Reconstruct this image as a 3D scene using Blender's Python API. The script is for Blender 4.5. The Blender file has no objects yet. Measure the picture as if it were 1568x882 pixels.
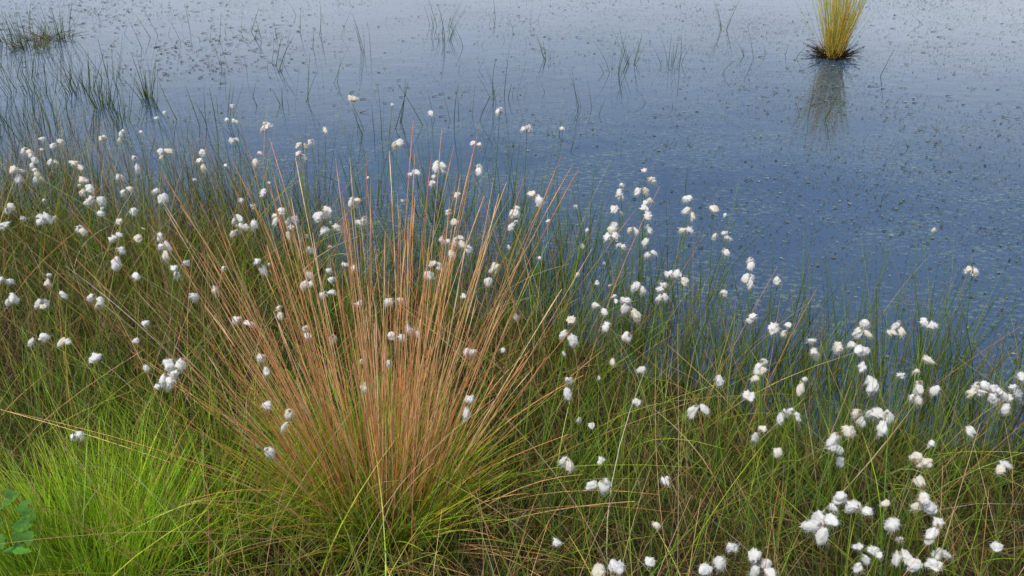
import bpy, math, numpy as np
from mathutils import Vector
import bmesh
rng=np.random.default_rng(7)
sc=bpy.context.scene
# ---------------- camera ----------------
CH=1.6; P=math.radians(27); F=1414.0
cam=bpy.data.cameras.new("camera"); co=bpy.data.objects.new("camera",cam); sc.collection.objects.link(co)
co.location=(0,0,CH); co.rotation_euler=(math.pi/2-P,0,0)
cam.sensor_width=36; cam.lens=36*F/1568; cam.clip_end=2000; cam.clip_start=0.02
sc.camera=co
sP,cP=math.sin(P),math.cos(P)
def ground_at(px,py,z=0.0):
    u=(px-784)/F; v=(py-441)/F
    t=(CH-z)/(sP+v*cP)
    return u*t,(cP-v*sP)*t
# shoreline
sh=[ground_at(*p) for p in [(-250,325),(0,335),(300,360),(600,430),(850,515),(1000,570),(1250,645),(1568,705),(1800,770)]]
SX=np.array([s[0] for s in sh]); SY=np.array([s[1] for s in sh])
def shoreY(x):
    x=np.asarray(x,float)
    return np.interp(x,SX,SY)+0.06*np.sin(x*5.1+1)+0.04*np.sin(x*13.0)+0.03*np.sin(x*23+2)
def gz(x,y):
    s=shoreY(x)-y
    inl=0.10*(1-np.exp(-np.clip(s,0,None)*1.5))+0.012*np.sin(x*9+y*4)*np.clip(s,0,1)
    off=np.maximum(s*0.35,-0.45)
    z=np.where(s>0,inl,off)
    far=np.clip((np.hypot(x,y)-70)/25,0,1)
    z=z+far*0.9*(s<0)
    return z
# ---------------- lighting ----------------
sun_dir=Vector((-0.45,-0.45,0.95)).normalized()
w=bpy.data.worlds.new("World"); sc.world=w; w.use_nodes=True
nt=w.node_tree; bg=nt.nodes["Background"]; WN=nt.nodes; WL=nt.links
sky=WN.new("ShaderNodeTexSky"); sky.sky_type='NISHITA'; sky.sun_disc=False
sky.sun_elevation=math.asin(sun_dir.z); sky.sun_rotation=math.atan2(sun_dir.x,sun_dir.y)
sky.air_density=1.0; sky.dust_density=1.0; sky.ozone_density=1.5
# unseen cloud added to pale the water's reflection, ramped by elevation
tcw=WN.new("ShaderNodeTexCoord"); sep=WN.new("ShaderNodeSeparateXYZ"); WL.new(tcw.outputs["Generated"],sep.inputs[0])
rmp=WN.new("ShaderNodeValToRGB"); el=rmp.color_ramp.elements
el[0].position=0.0; el[0].color=(.9,.9,.9,1); el[1].position=1.0; el[1].color=(.65,.65,.65,1)
for p_,v_ in [(0.17,.80),(0.25,.42),(0.33,.10),(0.5,.08),(0.75,.5)]:
    e=el.new(p_); e.color=(v_,v_,v_,1)
WL.new(sep.outputs[2],rmp.inputs[0])
cn=WN.new("ShaderNodeTexNoise"); cn.inputs["Scale"].default_value=3.5; cn.inputs["Detail"].default_value=4
mpw=WN.new("ShaderNodeMapping"); mpw.inputs["Scale"].default_value=(1,1,3); WL.new(tcw.outputs["Generated"],mpw.inputs[0]); WL.new(mpw.outputs[0],cn.inputs["Vector"])
cmr=WN.new("ShaderNodeMapRange"); cmr.inputs[1].default_value=0.3; cmr.inputs[2].default_value=0.7; cmr.inputs[3].default_value=0.7; cmr.inputs[4].default_value=1.25; WL.new(cn.outputs[0],cmr.inputs[0])
cm=WN.new("ShaderNodeMath"); cm.operation='MULTIPLY'; cm.use_clamp=True; WL.new(rmp.outputs[0],cm.inputs[0]); WL.new(cmr.outputs[0],cm.inputs[1])
cmix=WN.new("ShaderNodeMixRGB"); WL.new(cm.outputs[0],cmix.inputs[0]); WL.new(sky.outputs[0],cmix.inputs[1]); cmix.inputs[2].default_value=(6.7,7.1,7.8,1)
WL.new(cmix.outputs[0],bg.inputs[0]); bg.inputs[1].default_value=0.15
sl=bpy.data.lights.new("sun","SUN"); sl.energy=3.2; sl.angle=math.radians(16); sl.color=(1,0.95,0.87)
so=bpy.data.objects.new("sun",sl); sc.collection.objects.link(so); so.rotation_euler=(-sun_dir).to_track_quat('-Z','Y').to_euler()
sc.view_settings.view_transform='Standard'; sc.view_settings.look='None'; sc.view_settings.exposure=0
# ---------------- helpers ----------------
def mesh_obj(name,V,Q,C=None,mat=None,smooth=True,parent=None):
    me=bpy.data.meshes.new(name)
    n=len(V); m=len(Q); k=Q.shape[1]
    me.vertices.add(n); me.vertices.foreach_set("co",np.ascontiguousarray(V,dtype=np.float32).ravel())
    me.loops.add(m*k); me.loops.foreach_set("vertex_index",np.ascontiguousarray(Q,dtype=np.int32).ravel())
    me.polygons.add(m); me.polygons.foreach_set("loop_start",np.arange(0,m*k,k,dtype=np.int32))
    try: me.polygons.foreach_set("loop_total",np.full(m,k,dtype=np.int32))
    except Exception: pass
    me.update(calc_edges=True)
    if smooth: me.polygons.foreach_set("use_smooth",np.ones(m,dtype=bool))
    if C is not None:
        a=me.color_attributes.new("Col","FLOAT_COLOR","POINT")
        cc=np.ones((n,4),dtype=np.float32); cc[:,:3]=C; a.data.foreach_set("color",cc.ravel())
    me.validate()
    o=bpy.data.objects.new(name,me); sc.collection.objects.link(o)
    if mat: me.materials.append(mat)
    if parent: o.parent=parent
    return o
def empty(name):
    o=bpy.data.objects.new(name,None); sc.collection.objects.link(o); o.empty_display_size=0.1; return o
def unit(v): return v/np.maximum(np.linalg.norm(v,axis=-1,keepdims=True),1e-9)
def strands(base,d,L,bend,wid,seg,sides,c0,c1,taper=1.5,cpow=1.0,tipw=0.12,head=None):
    N=len(base); t=np.linspace(0,1,seg+1)
    T=t[None,:,None]
    c=base[:,None,:]+L[:,None,None]*(d[:,None,:]*T+bend[:,None,:]*T**2)
    tan=unit(d[:,None,:]+2*bend[:,None,:]*T)
    a=rng.uniform(0,2*np.pi,N); r=np.stack([np.cos(a),np.sin(a),np.zeros(N)+0.01],1)[:,None,:]
    s1=unit(np.cross(tan,r)); s2=np.cross(tan,s1)
    prof=(tipw+(1-tipw)*(1-t[None,:]**taper))
    if head is not None: prof=prof+head*np.exp(-((t[None,:]-0.93)/0.05)**2)
    ww=(wid[:,None]*prof)[:,:,None]
    if sides==2: ring=[c+s1*ww,c-s1*ww]
    else:
        ring=[c+(s1*math.cos(q)+s2*math.sin(q))*ww for q in [2*math.pi*i/sides for i in range(sides)]]
    V=np.stack(ring,2)
    col=c0[:,None,:]*(1-T**cpow)+c1[:,None,:]*T**cpow
    C=np.repeat(col[:,:,None,:],sides,2)
    idx=np.arange(N*(seg+1)*sides).reshape(N,seg+1,sides)
    qs=[]
    for i in range(sides if sides>2 else 1):
        j=(i+1)%sides
        qs.append(np.stack([idx[:,:-1,i],idx[:,:-1,j],idx[:,1:,j],idx[:,1:,i]],-1).reshape(-1,4))
    return V.reshape(-1,3),np.concatenate(qs),C.reshape(-1,3)
def join(parts):
    V=[];Q=[];C=[];o=0
    for v,q,c in parts:
        V.append(v);Q.append(q+o);C.append(c);o+=len(v)
    return np.concatenate(V),np.concatenate(Q),np.concatenate(C)
def nz(x,y,s,ph=0):
    return (np.sin(x*s+ph)+np.sin(y*s*1.3+ph*2+1.3*np.sin(x*s*.7))+np.sin((x+y)*s*.8+ph*3)+np.sin((x-1.7*y)*s*1.9+ph))/4
def attr_mat(name,rough=0.6,trans=0.25,spec=0.3):
    m=bpy.data.materials.new(name); m.use_nodes=True; t=m.node_tree; N=t.nodes
    pb=N["Principled BSDF"]; out=N["Material Output"]
    at=N.new("ShaderNodeAttribute"); at.attribute_name="Col"
    src=at.outputs["Color"]
    if name!="cotton_wool":
        ns=N.new("ShaderNodeTexNoise"); ns.inputs["Scale"].default_value=60; ns.inputs["Detail"].default_value=1
        tc=N.new("ShaderNodeTexCoord"); t.links.new(tc.outputs["Object"],ns.inputs["Vector"])
        mr=N.new("ShaderNodeMapRange"); mr.inputs[1].default_value=0.3; mr.inputs[2].default_value=0.7; mr.inputs[3].default_value=0.75; mr.inputs[4].default_value=1.15
        t.links.new(ns.outputs[0],mr.inputs[0])
        mx=N.new("ShaderNodeVectorMath"); mx.operation='SCALE'
        t.links.new(src,mx.inputs[0]); t.links.new(mr.outputs[0],mx.inputs["Scale"]); src=mx.outputs[0]
    t.links.new(src,pb.inputs["Base Color"]); pb.inputs["Roughness"].default_value=rough
    pb.inputs["Specular IOR Level"].default_value=spec
    if trans>0:
        tr=N.new("ShaderNodeBsdfTranslucent"); t.links.new(src,tr.inputs[0])
        ms=N.new("ShaderNodeMixShader"); ms.inputs[0].default_value=trans
        t.links.new(pb.outputs[0],ms.inputs[1]); t.links.new(tr.outputs[0],ms.inputs[2]); t.links.new(ms.outputs[0],out.inputs[0])
    return m
M_grass=attr_mat("grass_blades",0.55,0.25,0.22)
M_dry=attr_mat("dry_stems",0.65,0.0,0.15)
M_wool=attr_mat("cotton_wool",0.95,0.35,0.0)
M_fleck=attr_mat("floating_bits",0.7,0.0,0.2)
# ---------------- ground ----------------
g=np.sinh(np.linspace(-1,1,281)*6.2)/np.sinh(6.2)*400
gx=g; gy=g+2.2
X,Y=np.meshgrid(gx,gy,indexing='ij'); Z=gz(X,Y)
n=len(gx); idx=np.arange(n*n).reshape(n,n)
Q=np.stack([idx[:-1,:-1],idx[1:,:-1],idx[1:,1:],idx[:-1,1:]],-1).reshape(-1,4)
mg=bpy.data.materials.new("peaty_soil"); mg.use_nodes=True; t=mg.node_tree; pb=t.nodes["Principled BSDF"]; pb.inputs["Roughness"].default_value=0.9
tc=t.nodes.new("ShaderNodeTexCoord"); ns=t.nodes.new("ShaderNodeTexNoise"); ns.inputs["Scale"].default_value=14; ns.inputs["Detail"].default_value=8
cr=t.nodes.new("ShaderNodeValToRGB"); cr.color_ramp.elements[0].position=0.35; cr.color_ramp.elements[0].color=(0.010,0.011,0.005,1); cr.color_ramp.elements[1].position=0.7; cr.color_ramp.elements[1].color=(0.05,0.038,0.02,1)
t.links.new(tc.outputs["Object"],ns.inputs["Vector"]); t.links.new(ns.outputs[0],cr.inputs[0]); t.links.new(cr.outputs[0],pb.inputs["Base Color"])
bp=t.nodes.new("ShaderNodeBump"); bp.inputs["Distance"].default_value=0.02; t.links.new(ns.outputs[0],bp.inputs["Height"]); t.links.new(bp.outputs[0],pb.inputs["Normal"])
mesh_obj("ground",np.stack([X,Y,Z],-1).reshape(-1,3),Q,None,mg)
# ---------------- water ----------------
mw=bpy.data.materials.new("pond_water"); mw.use_nodes=True; t=mw.node_tree; N=t.nodes; L=t.links
pb=N["Principled BSDF"]; pb.inputs["Roughness"].default_value=0.04; pb.inputs["IOR"].default_value=2.0
tc=N.new("ShaderNodeTexCoord")
n1=N.new("ShaderNodeTexNoise"); n1.inputs["Scale"].default_value=0.9; n1.inputs["Detail"].default_value=4; L.new(tc.outputs["Object"],n1.inputs["Vector"])
cr=N.new("ShaderNodeValToRGB"); cr.color_ramp.elements[0].position=0.3; cr.color_ramp.elements[0].color=(0.018,0.042,0.088,1); cr.color_ramp.elements[1].position=0.75; cr.color_ramp.elements[1].color=(0.036,0.072,0.128,1)  # painted sky reflection: blue in the base colour stands in for mirrored sky
L.new(n1.outputs[0],cr.inputs[0])
mp=N.new("ShaderNodeMapping"); mp.inputs["Scale"].default_value=(0.6,1,1); L.new(tc.outputs["Object"],mp.inputs[0])
n2=N.new("ShaderNodeTexNoise"); n2.inputs["Scale"].default_value=45; n2.inputs["Detail"].default_value=4; n2.inputs["Roughness"].default_value=0.7; L.new(mp.outputs[0],n2.inputs["Vector"])
n3=N.new("ShaderNodeTexNoise"); n3.inputs["Scale"].default_value=1.8; n3.inputs["Detail"].default_value=7; n3.inputs["Roughness"].default_value=0.75; L.new(mp.outputs[0],n3.inputs["Vector"])
r2=N.new("ShaderNodeMapRange"); r2.inputs[1].default_value=0.52; r2.inputs[2].default_value=0.58; L.new(n2.outputs[0],r2.inputs[0])
r3=N.new("ShaderNodeMapRange"); r3.inputs[1].default_value=0.42; r3.inputs[2].default_value=0.60; L.new(n3.outputs[0],r3.inputs[0])
mu=N.new("ShaderNodeMath"); mu.operation='MULTIPLY'; L.new(r2.outputs[0],mu.inputs[0]); L.new(r3.outputs[0],mu.inputs[1])
mm=N.new("ShaderNodeMath"); mm.operation='MULTIPLY'; L.new(mu.outputs[0],mm.inputs[0]); mm.inputs[1].default_value=0.8
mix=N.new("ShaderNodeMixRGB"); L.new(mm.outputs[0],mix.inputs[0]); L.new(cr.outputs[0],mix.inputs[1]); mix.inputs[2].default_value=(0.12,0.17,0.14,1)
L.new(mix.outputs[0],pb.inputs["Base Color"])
rr=N.new("ShaderNodeMapRange"); rr.inputs[3].default_value=0.03; rr.inputs[4].default_value=0.5; L.new(mm.outputs[0],rr.inputs[0]); L.new(rr.outputs[0],pb.inputs["Roughness"])
n4=N.new("ShaderNodeTexNoise"); n4.inputs["Scale"].default_value=7; n4.inputs["Detail"].default_value=3; L.new(tc.outputs["Object"],n4.inputs["Vector"])
bp=N.new("ShaderNodeBump"); bp.inputs["Strength"].default_value=0.25; bp.inputs["Distance"].default_value=0.005; L.new(n4.outputs[0],bp.inputs["Height"]); L.new(bp.outputs[0],pb.inputs["Normal"])
WV=np.array([[-160,-160,0],[160,-160,0],[160,160,0],[-160,160,0]],float)
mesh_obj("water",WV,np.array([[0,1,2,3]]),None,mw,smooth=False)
# ---------------- floating flecks ----------------
N0=210000
y=2.4+rng.random(N0)**1.2*13; x=(rng.random(N0)*2-1)*(y*0.72+0.8)
dens=nz(x,y,1.1,0.4)+0.7*nz(x,y,3.3,2.0)+0.5*nz(x,y,8,1.0)+0.5*nz(x,y,19,1.0)
rightside=np.clip((x/y-0.0)*2.2,0,1)+np.clip((-x/y-0.05)*2,0,1)*np.clip((y-4.5)/3,0,1)
keep=(rng.random(N0)<np.clip(0.06+0.45*dens+0.45*rightside,0.03,0.9))&(y>shoreY(x))
x=x[keep];y=y[keep];n=len(x)
a=rng.normal(0,0.9,n); l=rng.uniform(0.002,0.0062,n)*(1+1.3*(rng.random(n)<.07))*(0.7+y*0.085); wd=l*rng.uniform(0.25,0.7,n)
ux,uy=np.cos(a),np.sin(a); zz=0.003+rng.random(n)*0.002
def pt(s,q,dz=0): return np.stack([x+ux*l*s-uy*wd*q,y+uy*l*s+ux*wd*q,zz+dz],1)
V=np.stack([pt(-1,0),pt(0,-1,0.001),pt(1,0.2),pt(0.1,1,0.002)],1).reshape(-1,3)
pal=np.array([[0.11,0.13,0.08],[0.06,0.07,0.04],[0.21,0.24,0.20],[0.03,0.035,0.025],[0.13,0.14,0.07]])
C=np.repeat(pal[rng.integers(0,5,n)]*rng.uniform(.7,1.2,(n,1)),4,0)
mesh_obj("floating_pondweed",V,np.arange(n*4).reshape(-1,4),C,M_fleck,smooth=False)
# ---------------- bank grass ----------------
GREEN=np.array([[0.13,0.25,0.022],[0.19,0.31,0.028],[0.10,0.21,0.045],[0.25,0.33,0.04]])
OLIVE=np.array([[0.27,0.25,0.045],[0.27,0.16,0.05],[0.16,0.11,0.035]])
STRAW=np.array([[0.58,0.42,0.18],[0.50,0.28,0.11],[0.62,0.50,0.28]])
def lean(n,s): 
    v=np.stack([rng.normal(0,s,n),rng.normal(0,s,n),np.ones(n)],1); return unit(v)
def scatter(n,smin,smax,pw=1.0):
    x=rng.uniform(-3.4,3.4,n*3); s=smin+(smax-smin)*rng.random(n*3)**pw; y=shoreY(x)-s
    k=(np.abs(x)<(0.72*y+0.9))&(y>0.35)
    k&=rng.random(n*3)<np.clip((s+0.1)/0.6,0.2,1)+(smin<0)
    x,y=x[k][:n],y[k][:n]
    return x,y
parts=[]
def grass(n,smin,smax,Lr,widr,sl,bs,mixf,cl=1.0,pw=1.0,seg=4,clumpy=0):
    x,y=scatter(n,smin,smax,pw)
    if clumpy:
        k=rng.random(len(x))<np.clip(0.5+clumpy*nz(x,y,7,3)+clumpy*.6*nz(x,y,15,1),0.05,1); x,y=x[k],y[k]
    n=len(x)
    b=np.stack([x,y,gz(x,y)-0.01],1)
    clump=nz(x,y,6,1.0)
    Ln=rng.uniform(*Lr,n)*(1+0.28*clump)*np.clip(0.75+0.12*y,0.8,1.2)
    d=lean(n,sl); d[:,0]+=0.2*nz(x,y,3,2); d[:,1]+=0.12*nz(x,y,4,5); d=unit(d)
    bd=rng.normal(0,bs,(n,3)); bd[:,2]=-np.abs(rng.normal(0,bs*0.6,n))
    u=rng.random(n)+0.18*nz(x,y,2.2,5)+0.16*nz(x,y,9,3)
    left=np.clip(-x/2.0,0,1)*np.clip((y-1.8)/1,0,1)
    u=u+0.12*left
    c=np.where((u<mixf[0])[:,None],GREEN[rng.integers(0,4,n)],np.where((u<mixf[1])[:,None],OLIVE[rng.integers(0,3,n)],STRAW[rng.integers(0,3,n)]))
    bl=np.clip((-x-0.1)/0.6,0,1)*np.clip((2.2-y)/0.6,0,1)
    c=c*(1+0.6*bl[:,None]*(u<mixf[0])[:,None])
    c=c*np.exp(rng.normal(-0.1,0.55,(n,1)))*cl*(1+0.3*nz(x,y,5,4))[:,None]
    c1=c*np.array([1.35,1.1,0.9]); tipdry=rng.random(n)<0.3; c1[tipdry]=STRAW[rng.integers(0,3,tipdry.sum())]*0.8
    return strands(b,d,Ln,bd,rng.uniform(*widr,n),seg,2,c*0.4,np.minimum(c1,0.75),cpow=1.5)  # roots coloured darker, painting in the shade between blades
parts.append(grass(12000,0.0,3.2,(0.08,0.2),(0.0012,0.0022),0.5,0.3,(0.45,0.8),0.45))  # short undergrass, colour darkened to paint shade into the gaps
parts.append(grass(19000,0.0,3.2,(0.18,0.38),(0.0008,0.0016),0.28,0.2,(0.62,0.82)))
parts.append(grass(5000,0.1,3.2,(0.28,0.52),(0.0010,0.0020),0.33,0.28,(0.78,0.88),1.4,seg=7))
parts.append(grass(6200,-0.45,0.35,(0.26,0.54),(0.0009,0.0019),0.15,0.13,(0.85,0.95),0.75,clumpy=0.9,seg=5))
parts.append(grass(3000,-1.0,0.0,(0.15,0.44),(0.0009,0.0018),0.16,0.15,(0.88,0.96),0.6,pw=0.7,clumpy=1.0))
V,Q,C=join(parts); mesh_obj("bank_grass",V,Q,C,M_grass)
# dead thatch
x,y=scatter(20000,0,3.2); n=len(x)
b=np.stack([x,y,gz(x,y)+rng.uniform(0,0.07,n)],1)
a=rng.uniform(0,2*np.pi,n); d=unit(np.stack([np.cos(a),np.sin(a),rng.uniform(-0.05,0.7,n)],1))
bd=rng.normal(0,0.2,(n,3)); bd[:,2]=-np.abs(bd[:,2])*1.2
c=np.array([[0.24,0.14,0.07],[0.12,0.07,0.035],[0.40,0.29,0.15],[0.13,0.10,0.04]])[rng.integers(0,4,n)]*rng.uniform(.35,1.2,(n,1))
V,Q,C=strands(b,d,rng.uniform(0.06,0.22,n),bd,rng.uniform(0.0007,0.0016,n),3,2,c,c)
mesh_obj("dead_grass_thatch",V,Q,C,M_dry)
# ---------------- tussocks ----------------
def fan(cx,cy,n,rad,Lr,spread,wr,pal,tips,sides=3,bendy=0.06,droop=0.05,seg=6,xb=0.0,asp=1.0,z0=None,pw=0.6,cpow=0.8,head=None,tipw=0.3):
    a=rng.uniform(0,2*np.pi,n); r=rng.random(n)**0.5
    r2=rng.random(n)**pw
    x=cx+np.cos(a)*r*rad; y=cy+np.sin(a)*r*rad
    z=(gz(x,y)-0.02) if z0 is None else np.full(n,z0)
    th=spread*(0.35*r+0.65*r2)
    d=unit(np.stack([np.cos(a)*np.tan(th)+xb,np.sin(a)*np.tan(th)*asp,np.ones(n)],1)+rng.normal(0,0.05,(n,3)))
    bd=rng.normal(0,bendy,(n,3)); bd[:,2]=-np.abs(rng.normal(0,droop,n))
    bd[:,:2]+=d[:,:2]*droop
    c0=pal[rng.integers(0,len(pal),n)]*rng.uniform(.75,1.2,(n,1)); c1=tips[rng.integers(0,len(tips),n)]*rng.uniform(.75,1.2,(n,1))
    return strands(np.stack([x,y,z],1),d,rng.uniform(*Lr,n),bd,rng.uniform(*wr,n),seg,sides,c0,c1,tipw=tipw,cpow=cpow,head=head)
LIME=np.array([[0.32,0.58,0.02],[0.42,0.64,0.035],[0.24,0.46,0.02],[0.54,0.62,0.05]])
YG=np.array([[0.50,0.52,0.05],[0.38,0.46,0.04],[0.76,0.46,0.08],[0.84,0.40,0.08]])
RUST=np.array([[0.88,0.39,0.10],[0.88,0.50,0.18],[0.74,0.29,0.08],[0.88,0.58,0.26],[0.50,0.20,0.08]])
TAN=np.array([[0.84,0.48,0.24],[0.76,0.35,0.15],[0.86,0.60,0.36],[0.58,0.25,0.12]])
cx,cy=ground_at(582,790,0.08)
E=empty("rush_tussock")
pr=[fan(cx,cy,190,0.12,(0.5,0.97),math.radians(23),(0.0009,0.0017),RUST,TAN,bendy=0.035,droop=0.02,asp=0.9,xb=-0.04,head=0.6,seg=16),
    fan(cx,cy,80,0.12,(0.5,0.95),math.radians(36),(0.0008,0.0015),RUST,TAN,bendy=0.05,droop=0.03,asp=0.8,xb=-0.07,head=0.8,seg=16),
    fan(cx,cy,200,0.13,(0.2,0.46),math.radians(36),(0.0009,0.0018),YG,RUST,bendy=0.08,droop=0.08)]
V,Q,C=join(pr); mesh_obj("dry_stems",V,Q,C,M_dry,parent=E)
pr=[fan(cx,cy,1700,0.14,(0.16,0.38),math.radians(40),(0.0011,0.0021),LIME*0.85,np.concatenate([LIME,LIME,YG]),sides=2,bendy=0.12,droop=0.12)]
V,Q,C=join(pr); mesh_obj("green_blades",V,Q,C,M_grass,parent=E)
V,Q,C=fan(cx,cy,260,0.2,(0.25,0.6),math.radians(66),(0.0008,0.0016),STRAW,RUST,sides=2,bendy=0.13,droop=0.38,seg=8)
mesh_obj("arching_dead_blades",V,Q,C,M_dry,parent=E)
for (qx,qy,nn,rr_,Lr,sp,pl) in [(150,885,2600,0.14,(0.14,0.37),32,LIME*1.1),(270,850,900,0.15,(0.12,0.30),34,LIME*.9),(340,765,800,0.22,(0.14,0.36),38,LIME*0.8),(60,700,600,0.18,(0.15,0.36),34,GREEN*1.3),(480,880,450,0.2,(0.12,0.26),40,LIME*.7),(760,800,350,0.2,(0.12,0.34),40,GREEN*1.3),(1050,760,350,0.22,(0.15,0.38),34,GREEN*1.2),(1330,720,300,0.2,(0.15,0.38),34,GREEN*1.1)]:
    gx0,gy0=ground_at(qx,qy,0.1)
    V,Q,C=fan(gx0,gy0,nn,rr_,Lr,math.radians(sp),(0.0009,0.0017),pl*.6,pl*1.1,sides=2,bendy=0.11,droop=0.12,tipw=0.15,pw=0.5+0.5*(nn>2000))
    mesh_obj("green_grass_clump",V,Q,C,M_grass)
# scattered long wiry dead culms leaning through the sward
x,y=scatter(460,0.1,2.8); n=len(x); d=lean(n,.35); bd=rng.normal(0,.12,(n,3)); bd[:,2]=-abs(bd[:,2])
c=TAN[rng.integers(0,4,n)]*rng.uniform(.7,1,(n,1))
V,Q,C=strands(np.stack([x,y,gz(x,y)],1),d,rng.uniform(.35,.7,n),bd,rng.uniform(.0007,.0012,n),7,3,c*.8,c,tipw=.4); mesh_obj("dead_culms",V,Q,C,M_dry)
# tussock standing in the pond
tx,ty=ground_at(1276,88)
E=empty("rush_tussock")
OR=np.array([[0.85,0.36,0.07],[0.85,0.46,0.12],[0.46,0.50,0.08]])
V,Q,C=fan(tx,ty,190,0.055,(0.4,0.8),math.radians(15),(0.0016,0.0028),OR,np.concatenate([LIME*.8,OR]),z0=-0.02,bendy=0.05,droop=0.03)
mesh_obj("stems",V,Q,C,M_dry,parent=E)
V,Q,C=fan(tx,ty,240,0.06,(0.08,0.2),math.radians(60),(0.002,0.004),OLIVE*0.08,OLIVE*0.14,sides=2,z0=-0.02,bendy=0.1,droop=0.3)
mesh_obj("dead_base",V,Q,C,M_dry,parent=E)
V,Q,C=fan(tx,ty,28,0.07,(0.35,0.8),math.radians(36),(0.0012,0.002),OR*.8,LIME*.6,z0=-0.02,bendy=0.06,droop=0.08)
mesh_obj("outer_blades",V,Q,C,M_dry,parent=E)
# ---------------- emergent sedge in the pond ----------------
pr=[]
clumps=[(50,75,60,.16),(30,60,36,.2),(90,60,40,.1),(130,140,40,.1),(155,165,34,.06),(225,150,26,.03),(232,165,16,.03),(190,185,16,.05),(170,120,12,.05),(680,62,18,.05),(672,40,10,.1),(840,92,10,.04),(940,110,12,.08),(968,100,12,.03),(1028,100,14,.08),(1108,46,7,.03),(560,80,7,.05),(500,130,5,.1),(60,140,40,.25),(20,190,60,.3),(100,210,50,.3),(320,180,18,.2),(440,160,10,.2),(1320,110,4,.2),(1240,180,4,.1),(450,60,7,.4),(800,30,6,.3),(1180,90,7,.2),(580,200,12,.2),(700,190,14,.2),(10,120,30,.2),(300,60,14,.5),(380,110,12,.3),(770,150,8,.1),(900,170,5,.1)]
for (px,py,n,r) in clumps:
    x0,y0=ground_at(px,py)
    pr.append(fan(x0,y0,n,r,(0.08,0.36),math.radians(24),(0.0014,0.0028),GREEN*0.3,GREEN*0.5,sides=2,z0=-0.03,bendy=0.08,droop=0.06))
for (px,py,n,r) in [(690,345,45,.08),(660,330,25,.06),(800,350,30,.1),(770,330,20,.08),(850,430,40,.08),(890,400,25,.1),(905,380,12,.05),(1245,600,35,.08),(1290,590,22,.08),(1380,600,35,.1),(1440,630,60,.08),(1520,640,30,.1),(1170,560,22,.08),(960,470,20,.1),(1060,470,25,.1),(560,320,30,.12),(1430,560,22,.06)]:
    x0,y0=ground_at(px,py)
    pr.append(fan(x0,y0,n,r,(0.25,0.58),math.radians(20),(0.0012,0.0022),GREEN*0.35,GREEN*0.8,sides=2,z0=-0.05,bendy=0.09,droop=0.05,tipw=.15))
for (px,py) in [(85,58),(45,72),(60,60)]:
    x0,y0=ground_at(px,py); pr.append(fan(x0,y0,50,.09,(0.05,0.2),math.radians(60),(0.002,0.004),OLIVE*0.3,STRAW*0.5,sides=2,z0=-0.02,bendy=0.1,droop=0.3))
n=1200; y=rng.uniform(4.0,13,n); x=(rng.random(n)*2-1)*0.62*y; k=(rng.random(n)<np.where(x<0.02*y,.9,.3)*np.clip(.4+1.2*nz(x,y,2,1)+.5*nz(x,y,7,1),.05,1))&(y>shoreY(x)+.3); x,y=x[k],y[k]; n=len(x)
pr.append(strands(np.stack([x,y,np.full(n,-0.02)],1),lean(n,0.45),rng.uniform(0.04,0.2,n),rng.normal(0,.2,(n,3)),np.full(n,.0017),4,2,np.tile(GREEN[2]*.25,(n,1)),np.tile(GREEN[0]*.35,(n,1))))
V,Q,C=join(pr); mesh_obj("pond_sedge",V,Q,C,M_grass)
# floating dark sedge litter (rafts)
x=[];y=[]
for (px,py,m_,r) in [(290,70,90,.4),(350,95,110,.4),(340,60,60,.4),(30,45,120,.5),(100,20,120,.7),(420,50,60,.5),(600,150,30,.3),(830,60,30,.5),(200,20,120,.8),(250,110,70,.3),(1450,60,90,1.0),(1400,160,60,.5)]:
    x0,y0=ground_at(px,py); x.append(x0+rng.normal(0,r,m_)); y.append(y0+rng.normal(0,r*.7,m_))
x=np.concatenate(x);y=np.concatenate(y);n=len(x);a=rng.normal(0,.7,n)
d=np.stack([np.cos(a),np.sin(a),np.zeros(n)],1); bd=rng.normal(0,.25,(n,3)); bd[:,2]=abs(bd[:,2])*.5
V,Q,C=strands(np.stack([x,y,np.full(n,.004)],1),d,rng.uniform(.01,.06,n),bd,rng.uniform(.001,.0032,n),3,3,np.tile(OLIVE[2]*.4,(n,1)),np.tile(OLIVE[0]*.5,(n,1)))
mesh_obj("floating_litter",V,Q,C,M_fleck)
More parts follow.
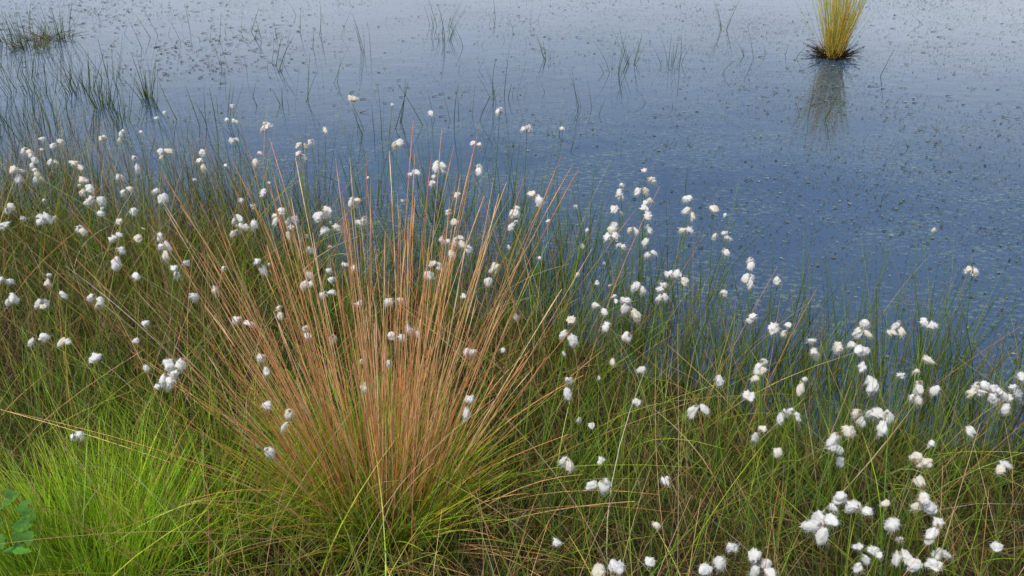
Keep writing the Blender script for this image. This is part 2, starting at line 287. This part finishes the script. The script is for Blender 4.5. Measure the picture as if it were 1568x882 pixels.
# ---------------- cottongrass ----------------
H="""353,160,1 353,183,2 356,215,3 408,195,4 393,240,3 155,208,2 185,205,3 213,203,0 40,228,2 68,218,1 88,218,3 50,245,3 80,240,2 250,232,4 208,245,2 255,172,0 242,182,0 30,268,4 55,265,4 118,252,2 125,280,1 130,290,4 148,300,4 65,330,3 10,318,2 8,350,1 192,292,2 243,300,3 182,268,2 307,245,2 315,232,1 497,190,2 463,215,2 460,237,2 477,215,1 541,160,2 608,215,2 660,173,1 765,170,2 807,192,2 857,198,0 600,162,0 672,250,4 632,265,2 665,270,2 730,220,3 733,255,2 705,298,1 820,300,2 540,303,2 493,320,3 408,295,1 425,325,3 445,335,2 440,355,2 507,348,2 545,345,1 558,333,1 360,328,2 362,350,3 388,335,1 700,362,4 690,378,2 713,378,1 788,322,3 790,340,2 762,402,1 120,345,2 150,330,1 55,342,1 180,362,2 178,385,2 214,362,1 250,362,2 252,380,2 185,340,1 205,428,1 330,438,1 345,410,0 398,408,2 270,418,2 290,452,1 472,420,2 478,437,2 527,408,1 546,407,1 430,472,2 603,462,2 623,500,2 606,518,2 638,508,2 670,400,2 650,425,1 668,412,1 373,495,2 65,455,2 68,472,1 75,428,2 90,452,1 5,428,2 12,450,2 145,455,2 150,468,1 57,520,2 104,520,2 152,548,1 112,663,2 225,500,0 212,525,0 257,552,2 255,575,3 270,580,2 220,558,0 240,595,0 280,548,1 405,555,2 410,628,1 408,688,1 445,635,2 555,587,1 553,553,0 598,553,1 508,515,1 470,510,2 500,415,1 498,445,2 716,620,2 717,548,1 710,455,0 772,535,0
950,288,3 988,270,2 983,290,2 947,320,2 990,310,2 992,325,2 993,345,2 935,342,1 938,362,3 952,372,2 970,352,2 993,365,1 995,388,2 1058,308,1 1060,322,2 1090,322,1 1049,355,2 1100,355,2 1110,370,2 1108,385,2 1112,328,0 1150,400,2 1148,420,3 1043,430,2 1015,445,4 980,433,2 948,455,2 912,430,0 965,468,3 922,475,2 927,500,3 875,492,1 870,510,2 1193,425,0 1105,450,0 1025,425,1 1155,490,2 1180,500,2 1205,507,2 1244,535,3 1285,520,2 1320,505,2 1315,532,4 1318,548,2 1322,490,1 1377,495,2 1363,513,1 1418,500,3 1490,405,2 1492,420,1 1433,350,0 988,568,1 940,548,0 867,588,2 1097,577,2 1165,555,2 1163,577,2 1068,618,2 1145,608,1 1228,585,2 1198,635,2 1214,630,2 1186,687,1 1163,665,2 1285,660,2 1272,692,1 1292,692,2 1340,590,3 1410,578,3 1380,580,1 1412,553,1 1400,605,2 1438,595,1 1340,630,4 1320,630,2 1355,635,2 1432,680,1 1430,708,1 1400,705,1 1480,655,1 1497,590,3 1515,598,3 1530,605,3 1555,600,4 1563,578,2 1540,620,2 1535,715,2 869,707,2 923,703,0 920,737,2 1021,745,1 1264,778,2 1262,808,4 1298,765,3 1320,780,2 1360,775,1 1368,790,1 1413,750,3 1417,775,3 1437,802,2 848,833,1 908,652,0 887,640,0 995,860,1 1000,800,0 1075,870,1 1110,850,2 1160,850,3 1165,862,2 1320,850,3 1345,848,2 1382,835,3 1440,848,2 1415,865,2 1530,840,1 940,878,1 920,862,1"""
heads=[tuple(int(q) for q in s.split(',')) for s in H.split()]
hp=[]
for (px,py,k) in heads:
    h=rng.uniform(0.30,0.42) if py>330 else rng.uniform(0.38,0.46)
    if py>540: h=rng.uniform(0.24,0.34)
    if 200<px<740 and py>440: h=rng.uniform(0.36,0.44)
    for _ in range(30):
        z=h+0.09
        x,y=ground_at(px,py,z)
        if y<=float(shoreY(x))+0.22: break
        h+=0.012
        if h>0.68: break
    hp.append((x,y,z,k,0.78 if (px<760 and py>400) else 0.92 if px<900 else 0.84))
for _ in range(60):   # smaller, older heads among the sward on the left bank
    x=rng.uniform(-2.4,0.3); y=float(shoreY(x))-rng.uniform(0.0,0.9)
    hp.append((x,y,rng.uniform(.3,.5),int(rng.integers(0,2)),0.72))
for _ in range(70):   # plants further along the bank
    x=rng.choice([-1,1])*rng.uniform(2.0,3.3); y=float(shoreY(x))-rng.uniform(0,1.2)
    if abs(x)<0.6*y+0.3: continue
    hp.append((x,y,rng.uniform(.35,.5),int(rng.integers(1,4)),.86))
hp=np.array(hp)
bmx=bmesh.new(); bmesh.ops.create_icosphere(bmx,subdivisions=3,radius=1); bmx.verts.ensure_lookup_table()
IV=np.array([v.co[:] for v in bmx.verts]); IF=np.array([[v.index for v in f.verts] for f in bmx.faces]); bmx.free()
TV=[];TF=[];TC=[];o=0
fb=[];fd=[];fL=[];fw=[];fbend=[];fc=[]
pb_,pd_,pL_,pbend=[],[],[],[]
for (hx,hy,hz,k,szf) in hp:
    k=int(k)
    cnt=max(1,k); small=(0.55/.86 if k==0 else 1.0)*szf*rng.uniform(.82,1.12)
    a0=rng.uniform(0,6.28)
    for i in range(cnt):
        az=a0+i*6.28/cnt+rng.normal(0,.5)
        tilt=rng.uniform(-1.25,0.35) if cnt>1 else rng.uniform(-1.2,1.3)
        if rng.random()<.2: tilt=rng.uniform(.3,1.2)
        ax=np.array([math.cos(az)*math.cos(tilt),math.sin(az)*math.cos(tilt),math.sin(tilt)])
        sv=rng.uniform(.7,1.1)
        l=rng.uniform(0.026,0.036)*small*sv; r=rng.uniform(0.009,0.013)*small*sv
        if cnt==1: r*=1.2; 
        off=rng.uniform(0.0,0.007) if cnt>1 else 0
        at=np.array([hx,hy,hz])+ax*off+np.array([0,0,rng.uniform(-.014,.012)])*(cnt>1)
        s1=unit(np.cross(ax,[0.3,0.2,1.0])); s2=np.cross(ax,s1)
        ph=rng.uniform(0,6.28,6)
        lum=1+0.20*np.sin(IV@rng.normal(0,3.0,3)+ph[0])+0.16*np.sin(IV@rng.normal(0,5,3)+ph[1])+0.12*np.sin(IV@rng.normal(0,9,3)+ph[2])+rng.normal(0,0.05,len(IV))
        zz=IV[:,2]; rad=r*(1+0.30*zz)*lum
        Vt=at+s1*(IV[:,0]*rad)[:,None]+s2*(IV[:,1]*rad)[:,None]+ax*((zz*lum+1)*l*0.5)[:,None]
        Vt[:,2]-=0.010*small*np.clip((zz+1)/2,0,1)**2
        base=np.array([0.85,0.835,0.80])*rng.uniform(.93,1.03)
        if rng.random()<.2: base=base*np.array([1,.95,.84])
        c=np.tile(base,(len(IV),1)); cal=np.clip((-zz-0.72)/0.2,0,1)[:,None]; c=c*(1-cal)+np.array([0.28,0.17,0.08])*cal
        TV.append(Vt);TF.append(IF+o);TC.append(c);o+=len(IV)
        nf=180; ii=rng.integers(0,len(IV),nf); nn=IV[ii]
        dirs=unit(s1*nn[:,0:1]+s2*nn[:,1:2]+ax*(nn[:,2:3]*0.7+0.5)+rng.normal(0,.4,(nf,3)))
        fb.append(Vt[ii]-dirs*0.002); fd.append(dirs); fL.append(rng.uniform(0.004,0.011,nf)*small); fw.append(np.full(nf,0.00024))
        bd=rng.normal(0,.3,(nf,3)); bd[:,2]-=0.35; fbend.append(bd); fc.append(np.tile(base*1.02,(nf,1)))
    gl=rng.normal(0,0.035,2)
    bx,by=hx+gl[0]*(1+hz),hy+gl[1]
    bz=float(gz(bx,by))
    b=np.array([bx,by,bz]); tip=np.array([hx,hy,hz]); v=tip-b
    bend=rng.normal(0,.05,3); bend[2]=0
    Ln=np.linalg.norm(v); pb_.append(b); pL_.append(Ln); pbend.append(bend); pd_.append(v/Ln-bend)
E=empty("cottongrass")
mesh_obj("flower_heads",np.concatenate(TV),np.concatenate(TF),np.concatenate(TC),M_wool,parent=E)
c=np.concatenate(fc)
V,Q,C=strands(np.concatenate(fb),np.concatenate(fd),np.concatenate(fL),np.concatenate(fbend),np.concatenate(fw),2,2,c,c)
mesh_obj("wool_fibres",V,Q,C,M_wool,parent=E)
n=len(pb_); c0=GREEN[rng.integers(0,4,n)]*0.8; c1=GREEN[rng.integers(0,4,n)]*1.1
V,Q,C=strands(np.array(pb_),np.array(pd_),np.array(pL_),np.array(pbend),np.full(n,0.0012),8,4,c0,c1,tipw=0.75)
mesh_obj("stems",V,Q,C,M_grass,parent=E)
rep=5; b=np.repeat(np.array(pb_),rep,0)+rng.normal(0,.015,(n*rep,3))*[1,1,0]; m=len(b)
c=GREEN[rng.integers(0,4,m)]*rng.uniform(.7,1.2,(m,1)); bd=rng.normal(0,.14,(m,3)); bd[:,2]=-abs(bd[:,2])*.6
V,Q,C=strands(b,lean(m,.18),rng.uniform(.2,.5,m),bd,rng.uniform(.001,.002,m),5,2,c*.7,c*1.2)
mesh_obj("leaves",V,Q,C,M_grass,parent=E)
# ---------------- bramble leaves, lower left ----------------
LV=[];LQ=[];LC=[];o=0
for i in range(44):
    px=rng.uniform(-60,44); py=rng.uniform(755,850); z=0.33+rng.uniform(-.05,.06)
    x,y=ground_at(px,py,z); a=rng.uniform(0,6.28); L1=rng.uniform(.014,.022); W1=L1*.62
    nn=9; s=np.linspace(0,1,nn); wv=W1*np.sin(np.pi*s**.75)*(1+0.14*(-1)**np.arange(nn)); 
    d=np.array([math.cos(a),math.sin(a),-.25]); q=np.array([-math.sin(a),math.cos(a),0])
    c=np.array([x,y,z])+np.outer((s-.5)*2*L1,d); 
    up=np.array([0,0,.25])
    V=np.concatenate([c+np.outer(wv,q+up),c,c+np.outer(wv,-q+up)])
    i0=np.arange(nn-1)
    Q=np.concatenate([np.stack([i0,i0+1,nn+i0+1,nn+i0],1),np.stack([nn+i0,nn+i0+1,2*nn+i0+1,2*nn+i0],1)])
    LV.append(V);LQ.append(Q+o);LC.append(np.tile(np.array([.09,.24,.03])*rng.uniform(.7,1.4),(len(V),1)));o+=len(V)
    V,Q,C=strands(np.array([[x*1.0,y,float(gz(x,y))]]),np.array([[0,0,1.0]]),np.array([z-float(gz(x,y))]),np.zeros((1,3)),np.array([.001]),3,2,np.array([[.06,.15,.03]]),np.array([[.06,.15,.03]]))
    LV.append(V);LQ.append(Q+o);LC.append(C);o+=len(V)
mesh_obj("bramble_leaves",np.concatenate(LV),np.concatenate(LQ),np.concatenate(LC),M_grass,smooth=False)
